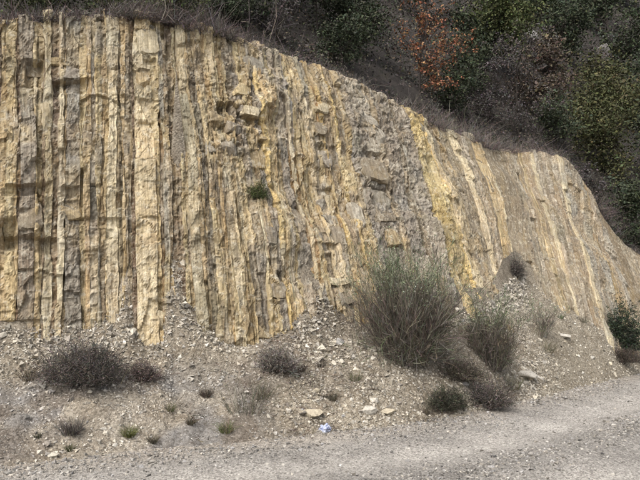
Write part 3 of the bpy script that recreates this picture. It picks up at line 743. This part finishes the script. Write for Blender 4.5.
def dome(n, rx, ry, h, fill=.6, zmin=0.0):
    """points through a lumpy dome-shaped volume, denser outside"""
    d = rng.normal(size=(n, 3)); d[:, 2] = np.abs(d[:, 2]) * .9 + zmin; d /= np.linalg.norm(d, axis=1, keepdims=True)
    lump = 1 + .22 * fbm(d * 2.1 + rng.uniform(0, 50), 3, 5)
    r = rng.random(n) ** (1 - fill) * lump
    return d * r[:, None] * np.array([rx, ry, h]), d
def new_thing(name, P, label, cat_, group=None):
    e = link(name, None); e.location = P; return tag(e, label, cat_, group)

def broom(P, w, h, label, n=420, pal=((.10, .118, .066), (.18, .20, .125), (.08, .09, .052)), low=((.135, .115, .092), (.09, .077, .062), (.18, .157, .125)), group=None, spread=.55):
    """upright rush-stemmed bush: woody base, brown lower twigs, green-grey whips on top"""
    t = new_thing('bush', P, label, 'bush', group)
    a = rng.uniform(0, 2 * pi, n); r = np.sqrt(rng.random(n))
    base = np.stack([np.cos(a) * r * w * .26, np.sin(a) * r * w * .26, np.full(n, -.04)], -1)
    d = np.stack([np.cos(a) * r * spread, np.sin(a) * r * spread, np.ones(n)], -1) + rng.normal(0, .16, (n, 3))
    L = h * rng.uniform(.42, .98, n) * (1 - .30 * r ** 2) * (1 + .22 * vnoise(st3(np.cos(a) * 1.4 + P[0], np.sin(a) * 1.4, r * 1.5), 19))
    p1 = stems(base, d, L, 7, .35, .03, .035); rad = np.linspace(1, .35, 7)[None] * rng.uniform(.0025, .005, n)[:, None]
    V1, F1 = tubes(p1, rad); c1 = np.repeat(pickcols(low, n), 21, 0)
    tag(link('stems', make_mesh('stems', V1, F1, M_TWIG, False, None, c1), t), kind='stuff')
    m = n * 11; si = rng.integers(0, n, m); ti = rng.uniform(.35, 1.0, m) * 6; i0 = np.minimum(ti.astype(int), 5); fr = (ti - i0)[:, None]
    b = p1[si, i0] * (1 - fr) + p1[si, i0 + 1] * fr
    hh = b[:, 2] / h
    dd = (p1[si, -1] - p1[si, 0]); dd /= np.linalg.norm(dd, axis=1, keepdims=True); dd = dd + rng.normal(0, .42, (m, 3)); dd[:, 2] += .3
    LL = h * rng.uniform(.07, .20, m)
    p2 = stems(b, dd, LL, 4, .3, .0, .03); r2 = np.linspace(1, .4, 4)[None] * rng.uniform(.0022, .0042, m)[:, None]
    V2, F2 = ribbons(p2, r2 * 2)
    g = np.clip((hh - .45) / .2 + rng.normal(0, .25, m), 0, 1)[:, None]
    c2 = pickcols(pal, m) * g + pickcols(low, m) * (1 - g)
    tag(link('whips', make_mesh('whips', V2, F2, M_TWIG, False, None, np.repeat(c2, 8, 0)), t), kind='stuff')
    e = m * 3; wi = rng.integers(0, m, e); tips_ = p2[wi, 2 + (rng.random(e) < .6)] + rng.normal(0, .012, (e, 3)); hk = np.clip(tips_[:, 2] / h, 0, 1)
    tips_ = tips_[rng.random(e) < smooth(.35, .7, hk)]; e = len(tips_)
    V4, F4 = leaves(tips_, rng.uniform(.014, .036, e), .4, .8)
    tag(link('leaves', make_mesh('leaves', V4, F4, M_LEAF, False, None, np.repeat(pickcols(((.13, .16, .085), (.21, .23, .14), (.36, .37, .27), (.10, .12, .065)), e), 4, 0)), t), kind='stuff')
    # tangled dry litter and small leaves in the lower half
    q = n * 8; pts, nd = dome(q, w * .66, w * .58, h * .70, .5)
    d3 = nd + rng.normal(0, .8, (q, 3)); d3[:, 2] += .3
    p3 = stems(pts + np.array([0, 0, .02]), d3, h * rng.uniform(.04, .13, q), 3, .6, 0, .1)
    V3, F3 = ribbons(p3, np.linspace(1, .4, 3)[None] * rng.uniform(.004, .009, (q, 1)))
    tag(link('twigs', make_mesh('twigs', V3, F3, M_TWIG, False, None, np.repeat(pickcols(tuple(low) + tuple(pal[:1]), q), 6, 0)), t), kind='stuff')
    return t

def lobes(n, w, d, h, k):
    """points in several uneven overlapping lobes; returns points, outward directions, lobe index"""
    cx = rng.uniform(-.5, .5, k) * w * .68; cy = rng.uniform(-.5, .5, k) * d * .6; r = rng.uniform(.12, .40, k)
    cx[0] = cy[0] = 0; r[0] = .42
    hh = h * np.clip(1.05 - 1.1 * np.hypot(cx / w, cy / d) + rng.normal(0, .2, k), .35, 1.15)
    i = rng.choice(k, n, p=r ** 2 / (r ** 2).sum())
    q, nd = dome(n, 1, 1, 1, .5)
    P = np.stack([cx[i] + q[:, 0] * r[i] * w, cy[i] + q[:, 1] * r[i] * d, q[:, 2] * hh[i]], -1)
    return P, nd, i
def cushion(P, w, d, h, label, pal, n=2600, group=None, leaf=.022, name='shrub', twl=.13):
    """low dense shrub of fine twigs in uneven lobes, with stray twigs and a woody base"""
    t = new_thing(name, P, label, 'shrub', group); k = 15
    pts, nd, li = lobes(n, w, d, h, k); tone = rng.uniform(.7, 1.35, k)
    dd = nd + rng.normal(0, .75, (n, 3)); dd[:, 2] += .3
    L = rng.uniform(.25, 1.0, n) * twl * (1 + 1.2 * (rng.random(n) < .05))
    p = stems(pts * .86, dd, L, 4, .5, 0, .09); r = np.linspace(1, .35, 4)[None] * rng.uniform(.0016, .0036, n)[:, None]
    V, F = ribbons(p, r * 2.2); tag(link('twigs', make_mesh('twigs', V, F, M_TWIG, False, None, np.repeat(pickcols(pal, n) * tone[li][:, None], 8, 0)), t), kind='stuff')
    q = n * 3; pi_ = rng.integers(0, n, q); pt = p[pi_, rng.integers(1, 4, q)] + rng.normal(0, .014, (q, 3)); pt[:, 2] = np.abs(pt[:, 2])
    V, F = leaves(pt, rng.uniform(.5, 1.3, q) * leaf, .4); link('foliage', make_mesh('foliage', V, F, M_LEAF, False, None, np.repeat(pickcols(pal, q, .35) * tone[li[pi_]][:, None], 4, 0)), t)
    m = 30; a = rng.uniform(0, 2 * pi, m); b = np.zeros((m, 3)); b[:, 2] = -.05
    p = stems(b, np.stack([np.cos(a) * w, np.sin(a) * d, np.full(m, h * 1.2)], -1), max(w, h) * rng.uniform(.35, .6, m), 5, .4, 0, .04)
    V, F = tubes(p, np.linspace(1, .4, 5)[None] * np.full((m, 1), .007)); link('stem', make_mesh('stem', V, F, M_BARK, False, None, np.tile((.10, .085, .07), (len(V), 1))), t)
    return t

def tuft(P, h, n, pal, label, spread=.6, group=None, wid=.005):
    a = rng.uniform(0, 2 * pi, n); r = np.sqrt(rng.random(n))
    b = np.stack([np.cos(a) * r * h * .35, np.sin(a) * r * h * .35, np.full(n, -.01)], -1)
    d = np.stack([np.cos(a) * r * spread, np.sin(a) * r * spread, np.ones(n)], -1) + rng.normal(0, .2, (n, 3))
    p = stems(b, d, h * rng.uniform(.5, 1.1, n), 5, .5, .15, .03)
    V, F = ribbons(p, np.linspace(1, .25, 5)[None] * np.full((n, 1), wid))
    o = link('grass_tuft', make_mesh('grass_tuft', V, F, M_LEAF, False, None, np.repeat(pickcols(pal, n), 10, 0))); o.location = P
    return tag(o, label, 'grass tuft', group)

def S(px, py): return on_scree(px, py)[0]
def mpp(P): return np.linalg.norm(np.asarray(P) - EYEP) / FPX

P = S(406, 362); m = mpp(P)
broom(P, 76 * m, 126 * m, 'tall rush-stemmed bush, green on top and brown below, before the grey rock', 560, spread=.30)
P = S(492, 368); m = mpp(P)
broom(P, 38 * m, 76 * m, 'waist-high upright bush of green-grey whips before the yellow-white layer', 230, spread=.33)
DARK = ((.08, .069, .063), (.11, .094, .084), (.065, .064, .052), (.145, .118, .10))
P = S(76, 381); m = mpp(P)
cushion(P, 96 * m, 64 * m, 42 * m, 'broad dark grey-purple cushion shrub at the foot of the cliff', DARK, 7000)
P = S(141, 379); m = mpp(P)
cushion(P, 32 * m, 26 * m, 17 * m, 'small brownish-dark shrub beside the broad cushion shrub', ((.15, .115, .10), (.10, .078, .07)), 1000)
P = S(278, 372); m = mpp(P)
cushion(P, 42 * m, 34 * m, 26 * m, 'dry grey-brown shrub under the ochre rock foot', ((.16, .14, .122), (.11, .095, .083), (.20, .175, .15)), 1700)
P = S(447, 408); m = mpp(P)
cushion(P, 44 * m, 34 * m, 22 * m, 'low dark green shrub at the road edge beside a grey stone', ((.05, .055, .035), (.04, .035, .028), (.075, .07, .05)), 2200)
P = S(486, 405); m = mpp(P)
cushion(P, 46 * m, 34 * m, 27 * m, 'low blackish shrub at the road edge below the upright bush', DARK, 2600)
P = S(456, 378); m = mpp(P)
cushion(P, 48 * m, 34 * m, 17 * m, 'dry brown shrub joining the tall bush and the upright bush', ((.11, .09, .07), (.07, .055, .045), (.09, .085, .06)), 2400)
P = S(626, 350); m = mpp(P)
cushion(P, 44 * m, 34 * m, 46 * m, 'rounded dark green shrub by the bend of the road', ((.03, .045, .028), (.045, .055, .03), (.03, .03, .025)), 3800, leaf=.05)
P = S(622, 362); m = mpp(P)
cushion(P, 40 * m, 26 * m, 15 * m, 'flat brown shrub in front of the rounded dark green shrub', ((.09, .07, .055), (.05, .042, .035)), 1500)
P = S(540, 336); m = mpp(P)
broom(P, 24 * m, 42 * m, 'thin sparse bush on the scree fan beside the upright bush', 36, spread=.5)
u0, v0 = face_uv(517, 276); P = face(u0, v0) + np.array([0, -.05, 0])
m = mpp(P); cushion(P, 18 * m, 14 * m, 26 * m, 'small dark shrub wedged in the brown hollow of the cliff', DARK, 1100)
u0, v0 = face_uv(258, 200); P = face(u0, v0) + face_n(np.array(u0), np.array(v0)) * .04
m = mpp(P); cushion(P, 20 * m, 14 * m, 20 * m, 'small green plant growing from a ledge of the cliff', ((.07, .085, .03), (.05, .06, .025)), 700, name='plant')
for (px, py, h, n, pal, lab) in [
    (70, 433, 20, 260, DARK, 'dark wiry tuft beside a white stone on grey gravel'), (130, 435, 13, 260, ((.11, .13, .04), (.16, .15, .07)), 'green grass tuft on the grey gravel'),
    (152, 442, 10, 160, ((.12, .10, .07), (.08, .07, .05)), 'brown dry tuft near the green grass tuft'), (70, 450, 8, 120, ((.07, .07, .035),), 'tiny dark green tuft at the road edge'), (38, 437, 6, 80, ((.05, .05, .03),), 'tiny blackish tuft on grey gravel'),
    (190, 424, 9, 140, ((.07, .06, .04), (.10, .08, .05)), 'short brown tuft on the lower scree'), (226, 433, 14, 160, ((.11, .13, .05), (.14, .12, .07)), 'yellow-green tuft at the scree toe'),
    (245, 412, 46, 110, ((.13, .12, .09), (.09, .085, .06)), 'tall thin grey weed standing on the scree'), (206, 396, 11, 200, ((.06, .05, .04), (.09, .07, .05)), 'dark brown tuft halfway up the scree'),
    (262, 398, 24, 120, ((.10, .09, .06), (.13, .12, .08)), 'sparse dry tuft beside the tall thin weed'), (300, 372, 14, 120, ((.07, .055, .045),), 'dark tuft beside the dry grey-brown shrub'), (332, 400, 12, 120, ((.08, .07, .05),), 'dull brown tuft on the brown scree'),
    (355, 380, 12, 90, ((.10, .10, .05),), 'faint green tuft below the tall bush'), (322, 366, 9, 90, ((.06, .05, .04),), 'blackish tuft on the upper scree'), (30, 380, 22, 160, ((.12, .09, .06), (.09, .08, .06)), 'dry brown tuft against the broad cushion shrub'),
    (548, 352, 14, 120, ((.09, .09, .05), (.12, .10, .07)), 'olive tuft on the rubble fan'), (560, 318, 7, 60, ((.07, .09, .04),), 'little green tuft on the smooth fan'), (425, 412, 12, 110, ((.10, .085, .06),), 'tan tuft at the road edge'), (512, 388, 18, 160, ((.10, .09, .06), (.13, .12, .08)), 'dry tuft against the long pale slab'),
    (583, 322, 8, 60, ((.05, .05, .03),), 'dark tuft high on the smooth fan'), (170, 410, 9, 90, ((.10, .10, .05),), 'dull green tuft on the lower scree')]:
    P = S(px, py); m = mpp(P); tuft(P, h * m, n, pal, lab)

u, w, P = scree_sample(14000, 4.2, 10.2)
dn = fbm(P * 1.2 + 7, 3, 331) + .5 * np.exp(-((u - 6.2) / 1.6) ** 2); keep = dn > rng.uniform(-.1, 1.0, len(u)); P = P[keep]; n = len(P)
d = rng.normal(0, 1, (n, 3)); d[:, 2] = np.abs(d[:, 2]) * .35 + .05
p = stems(P, d, rng.uniform(.04, .16, n), 3, .6, .0, .08)
V, F = ribbons(p, np.linspace(1, .5, 3)[None] * rng.uniform(.004, .009, (n, 1)))
tag(link('dry_grass', make_mesh('dry_grass', V, F, M_LEAF, False, None, np.repeat(pickcols(((.10, .08, .06), (.07, .055, .045), (.15, .12, .085)), n), 6, 0))), 'dead brown stalks and twigs strewn over the scree', kind='stuff')

# crumpled litter at the road edge
P = S(325, 431); m = mpp(P)
v, f = ICO[3]; v = v * (1 + .45 * fbm(v * 1.9 + 4, 4, 201))[:, None]; v = v + .12 * np.sign(vnoise(v * 5, 203))[:, None] * v
v = v * np.array([5.5, 4.0, 3.8]) * m; v[:, 2] += 2.2 * m
cc = np.where((vnoise(v * 60, 205) > .25)[:, None], np.array([.20, .23, .36]), np.array([.45, .47, .56]))
o = link('crumpled_litter', make_mesh('crumpled_litter', v, f, M_LITTER, False, None, cc)); o.location = P
tag(o, 'crumpled bluish-white piece of plastic litter at the road edge', 'litter')

# ------------------------------------------------------------------ growth along the crest
def hill_n(n): return np.tile([0, 0, 1.], (n, 1))
nt = 3600
u = rng.uniform(1.2, 15.2, nt); s = np.abs(rng.normal(0, 1, nt)) * (.8 + .7 * (u > 7)) + .02
P = hill(u, s); dn = fbm(P * 1.1, 3, 301); keep = dn + .95 > rng.uniform(-.4, .8, nt); P = P[keep]; nt = len(P)
ht = .19 * rng.lognormal(0, .45, nt) * np.clip(1 + .8 * fbm(P * .8, 2, 303), .4, 2)
tc = np.array([(.15, .125, .118), (.19, .165, .152), (.10, .083, .078), (.22, .185, .15), (.09, .09, .062), (.165, .13, .12), (.13, .11, .105)])[rng.integers(0, 7, nt)]
nb = 26; k_ = np.repeat(np.arange(nt), nb); n = len(k_)
d = rng.normal(0, .6, (n, 3)); d[:, 2] = np.abs(d[:, 2]) + .45; d[:, 1] -= .15
b = P[k_] + rng.normal(0, .3, (n, 3)) * ht[k_, None] * np.array([1, 1, 0.]) - np.array([0, 0, .03])
p = stems(b, d, ht[k_] * rng.uniform(.35, 1.2, n), 3, .9, .1, .1)
V, F = ribbons(p, np.linspace(1, .4, 3)[None] * rng.uniform(.005, .011, (n, 1)))
tag(link('dry_grass', make_mesh('dry_grass', V, F, M_LEAF, False, None, np.repeat(vary(tc[k_], n, .25), 6, 0))), 'dry grey-purple grass and heath fringing the cliff top', kind='stuff')

# undergrowth covering the hillside
n = 100000
u = rng.uniform(1.0, 17.6, n); s = rng.random(n) ** 2.0 * 40 + .6
P = hill(u, s); dn = fbm(P * .5, 4, 311); keep = dn + .6 > rng.uniform(-.5, .9, n); P, s = P[keep], s[keep]; n = len(P)
P[:, 2] += rng.random(n) ** 1.6 * (.26 + .03 * np.minimum(s, 14)) * np.clip(1 + 1.3 * fbm(P * .9 + 2, 2, 317), .2, 2.5) 
V, F = leaves(P, (.05 + .0045 * s) * rng.uniform(.6, 1.5, n), .55)
cn = fbm(P * .35 + 5, 3, 313)
pal = np.array([(.065, .068, .042), (.09, .076, .06), (.052, .054, .04), (.12, .095, .072), (.085, .076, .074)])
cc = vary(pal[rng.integers(0, 5, n)], n, .3)
tag(link('undergrowth', make_mesh('undergrowth', V, F, M_LEAF, False, None, np.repeat(cc, 4, 0))), 'low dark brush and leaf litter covering the hillside', kind='stuff')

def branchy(h, w, levels=3, n0=5, trunk=.04, lean=(0, 0), first=.3):
    """trunk and limbs as tapered tubes; returns verts, faces, tip points"""
    Vs, Fs, tips, base = [], [], [], 0
    def add(paths, r0, r1):
        nonlocal base
        V, F = tubes(paths, np.linspace(1, r1 / r0, paths.shape[1])[None] * np.full((len(paths), 1), r0), 5 if r0 > .03 else 3)
        Vs.append(V); Fs.append(F + base); base += len(V)
    tp = stems(np.zeros((1, 3)) - np.array([0, 0, .1]), np.array([[lean[0], lean[1], 1.]]), np.array([h * .8]), 9, .15, 0, .012)
    add(tp, trunk, trunk * .3)
    cur = tp; rad = trunk * .45
    for lv in range(levels):
        n = n0 * 2 if lv == 0 else len(cur) * 4
        n = min(n, 60); si = rng.integers(0, len(cur), n); ti = rng.uniform(first if lv == 0 else .25, 1, n) * (cur.shape[1] - 1)
        i0 = np.minimum(ti.astype(int), cur.shape[1] - 2); fr = (ti - i0)[:, None]
        b = cur[si, i0] * (1 - fr) + cur[si, i0 + 1] * fr
        a = rng.uniform(0, 2 * pi, n)
        d = np.stack([np.cos(a), np.sin(a), rng.uniform(.1, 1.0, n)], -1) + (cur[si, -1] - cur[si, 0]) / (np.linalg.norm(cur[si, -1] - cur[si, 0], axis=1, keepdims=True) + 1e-6) * .4
        L = w * (.5, .3, .17, .1)[lv] * rng.uniform(.6, 1.3, n)
        cur = stems(b, d, L, 5, .4, 0, .04); add(cur, rad, rad * .35); rad *= .5
        tips.append(cur[:, 2:].reshape(-1, 3))
    return np.concatenate(Vs), np.concatenate(Fs), np.concatenate(tips[-2:])

def tree(name, P, h, w, label, cat_, pal, nleaf, leaf, bark=(.05, .042, .036), group=None, sparse=False, lean=(0, 0), first=.3, clump=.16, levels=3):
    t = new_thing(name, P, label, cat_, group)
    V, F, tips = branchy(h, w, levels, 7, max(.02, h * .016), lean, first)
    link('trunk', make_mesh('trunk', V, F, M_BARK, False, None, np.tile(bark, (len(V), 1))), t)
    if nleaf:
        if sparse:
            keepc = tips[vnoise(tips * (2.2 / max(w, .5)) * 2 + rng.uniform(0, 40), 5) > -.1]
            c = keepc[rng.integers(0, len(keepc), nleaf)]
            pts = c + rng.normal(0, w * .03, (nleaf, 3))
        else:
            q = nleaf; c = tips[rng.integers(0, len(tips), 90)]; k = rng.integers(0, 90, q)
            pts = c[k] + rng.normal(0, 1, (q, 3)) * np.array([w, w, h]) * clump * rng.uniform(.25, .7, (90, 1))[k]
            pts[:, 2] = np.abs(pts[:, 2])
        V, F = leaves(pts, leaf * rng.uniform(.6, 1.4, len(pts)) * np.where(rng.random(len(pts)) < (.0 if sparse else .3), 1.7, 1.0), .6)
        link('crown', make_mesh('crown', V, F, M_LEAF, False, None, np.repeat(pickcols(pal, len(pts), .2), 4, 0)), t)
    return t
EVER = ((.05, .062, .036), (.07, .082, .046), (.042, .05, .032)); OLIVE = ((.078, .080, .036), (.096, .094, .042), (.06, .063, .033)); GREYB = ((.09, .079, .076), (.125, .109, .102), (.068, .06, .057))
PINE = ((.085, .10, .04), (.11, .122, .05), (.064, .076, .034)); RUST = ((.10, .076, .056), (.12, .09, .062), (.08, .065, .055))
def H(px, py, smin=.1): return on_hill(px, py, smin)
HB = [  # base px, base py, width, height in pixels, kind, label
    (18, 19, 70, 30, 'P', 'dark evergreen bush overhanging the cliff top beside the green-tinged bush'), (62, 15, 50, 24, 'E', 'low dark evergreen bush on the cliff top above the dark block'), (106, 14, 60, 28, 'P', 'green-tinged bush on the cliff top above the notched layers'),
    (174, 20, 60, 30, 'P', 'bright green bush on the cliff top beside the pilaster layer'), (215, 12, 40, 44, 'G', 'grey leafless bush on the cliff top near the bright green bush'), (252, 22, 50, 44, 'E', 'dark spreading bush above the rubbly blocks'),
    (295, 30, 46, 36, 'G', 'grey twiggy bush above the rust-streaked layers'), (322, 34, 60, 60, 'E', 'big dark evergreen bush behind the grey twiggy bush'), (362, 50, 60, 66, 'E', 'big dark evergreen bush beside the rust-leaved tree'),
    (345, 66, 50, 40, 'E', 'low dark bush close to the crest above the grey blocky layers'), (455, 112, 46, 34, 'E', 'low dark green bush on the crest above the brown layers'),
    (520, 132, 50, 30, 'G', 'low grey bush on the crest above the brown hollow'), (555, 140, 40, 34, 'E', 'dark green bush on the crest above the pale banded layers'), (482, 72, 44, 56, 'E', 'dark bush between the rust-leaved tree and the pine'),
    (280, 38, 40, 26, 'G', 'small grey bush at the crest above the blue-grey layer'), (230, 24, 40, 26, 'E', 'small dark bush at the crest above the rubbly blocks'),
    (140, 2, 60, 60, 'E', 'dark bush uphill of the pilaster layer'), (285, 4, 80, 70, 'E', 'wide dark thicket bush uphill of the grey twiggy bush'),
    (500, 70, 62, 110, 'P', 'yellow-green pine beside the rust-leaved tree'), (470, 94, 40, 44, 'E', 'dark bush at the foot of the yellow-green pine'), (520, 108, 70, 62, 'G', 'grey leafless thicket below the pine'), (548, 122, 50, 44, 'R', 'brown-leaved bush beside the grey thicket'),
    (490, 118, 44, 34, 'G', 'small grey bush on the crest above the yellow layer'), (560, 80, 40, 34, 'R', 'rust-brown bush under the pale outcrop'), (592, 150, 64, 62, 'O', 'large olive-green bush at the shoulder of the cliff'), (622, 186, 56, 70, 'O', 'olive-green bush downslope of the large olive bush'),
    (608, 118, 50, 48, 'O', 'olive bush uphill of the shoulder of the cliff'), (640, 130, 50, 60, 'E', 'dark evergreen bush beside the uphill olive bush'), (628, 240, 40, 60, 'E', 'dark bush beside the falling edge of the cliff'), (602, 208, 34, 40, 'G', 'small grey bush at the falling edge of the cliff'), (655, 280, 40, 50, 'E', 'dark bush low at the end of the cliff'),
    (570, 60, 50, 50, 'E', 'dark bush among the pale outcrop boulders'), (610, 40, 60, 56, 'E', 'dark tree above the pale outcrop'), (635, 80, 50, 50, 'E', 'dark bush uphill of the evergreen by the olive bush'), (545, 26, 60, 56, 'E', 'dark tree uphill of the pale outcrop boulders'), (590, 92, 44, 30, 'G', 'grey bush below the pale outcrop'),
    (520, 40, 40, 50, 'E', 'dark tree beside the crown of the pine'), (640, 10, 60, 50, 'E', 'blackish tree high on the hillside'), (575, 10, 60, 50, 'E', 'blackish tree high above the outcrop'), (430, 20, 70, 60, 'E', 'dark tree showing behind the rust-leaved tree'), (350, 10, 70, 50, 'E', 'dark tree uphill of the evergreen bushes'),
    (680, 200, 70, 90, 'E', 'tall dark bush at the gully'), (690, 320, 60, 70, 'E', 'dark bush beside the road bend')]
for (px, py, w, h, kd, lab) in HB:
    P = H(px, py, .15); m = mpp(P)
    pal = dict(E=EVER, O=OLIVE, G=GREYB, P=PINE, R=RUST)[kd]
    nm, ct = ('tree', 'tree') if ' tree' in lab or 'pine' in lab else ('bush', 'bush')
    if 'bush' in lab.split(' ')[:4] or 'thicket' in lab: nm, ct = 'bush', 'bush'
    if 'pine' in lab.split(' ')[:3]: nm, ct = 'pine_tree', 'tree'
    area = w * h
    tree(nm, P, h * m, w * m, lab, ct, pal, int((1.9 if kd != 'G' else .55) * area) + 600, 1.8 * m, group='growth on the hillside', first=.05, clump=.22, sparse=(kd == 'G'))
P = H(424, 90, .2); m = mpp(P)
t = new_thing('tree', P, 'small rust-leaved tree with sparse orange-brown leaves on bare dark limbs', 'tree')
clumps = np.array([(-22, 62, 10), (4, 66, 12), (18, 84, 14), (-10, 92, 12), (34, 78, 12), (46, 48, 12), (52, 58, 9), (22, 46, 11), (12, 26, 9), (24, 14, 9), (34, 4, 8), (-6, 40, 8), (36, 34, 8), (50, 36, 7), (6, 104, 14), (30, 102, 14)], float)  # across, up, radius
K = len(clumps); cc3 = np.stack([clumps[:, 0], rng.uniform(-22, 12, K), clumps[:, 1]], -1) * m
trunk_p = stems(np.array([[0, 0, -.1]]), np.array([[.06, 0, 1.]]), np.array([98 * m]), 10, .1, 0, .01)
V, F = tubes(trunk_p, np.linspace(.035, .008, 10)[None], 6); parts = [(V, F)]
i0 = np.clip((clumps[:, 1] / 100 * 9 * .62).astype(int), 0, 8); b = trunk_p[0, i0]
tt = np.linspace(0, 1, 7)[None, :, None]; limb = b[:, None] + (cc3 - b)[:, None] * tt; limb[..., 2] += np.sin(tt[..., 0] * pi) * .06 + 0; limb[:, 1:-1] += rng.normal(0, .02, (K, 5, 3))
parts.append(tubes(limb, np.linspace(.014, .005, 7)[None] * np.ones((K, 1)), 4))
n = K * 26; k_ = rng.integers(0, K, n); b = limb[k_, rng.integers(2, 7, n)]
p = stems(b, rng.normal(0, 1, (n, 3)) + np.array([0, 0, .4]), clumps[k_, 2] * m * rng.uniform(.5, 1.5, n), 4, .5, 0, .06)
parts.append(tubes(p, np.linspace(.005, .002, 4)[None] * np.ones((n, 1)), 3))
Vs, Fs, o_ = [], [], 0
for V, F in parts: Vs.append(V); Fs.append(F + o_); o_ += len(V)
V = np.concatenate(Vs); link('trunk', make_mesh('trunk', V, np.concatenate(Fs), M_BARK, False, None, np.tile((.045, .038, .034), (len(V), 1))), t)
q = 2200; j_ = rng.integers(0, n, q); pts = p[j_, rng.integers(1, 4, q)] + rng.normal(0, 1.6 * m, (q, 3))
V, F = leaves(pts, 2.5 * m * rng.uniform(.6, 1.4, q), .55)
link('crown', make_mesh('crown', V, F, M_LEAF, False, None, np.repeat(pickcols(((.27, .115, .065), (.33, .155, .08), (.20, .085, .05), (.30, .19, .10)), q, .3), 4, 0)), t)
for (px, py, w, h, lab) in [(532, 44, 20, 12, 'pale boulder of the hillside outcrop beside the pine crown'), (556, 46, 12, 16, 'upright pale boulder in the middle of the hillside outcrop'), (577, 52, 16, 10, 'small pale boulder of the hillside outcrop'), (603, 54, 22, 12, 'wide pale boulder at the end of the hillside outcrop'), (636, 62, 10, 8, 'lone pale stone on the hillside past the outcrop'), (545, 68, 14, 8, 'low pale boulder under the hillside outcrop'), (552, 92, 12, 8, 'tan stone showing in the brush of the hillside')]:
    P = H(px, py, 1); m = mpp(P); P[2] += h * m * .3
    o = stone(P, (w * m * .6, w * m * .5, h * m * .75), np.array((.30, .28, .26)), lab, 'pale outcrop on the hillside', None, 'boulder', sub=3); o['category'] = 'boulder'
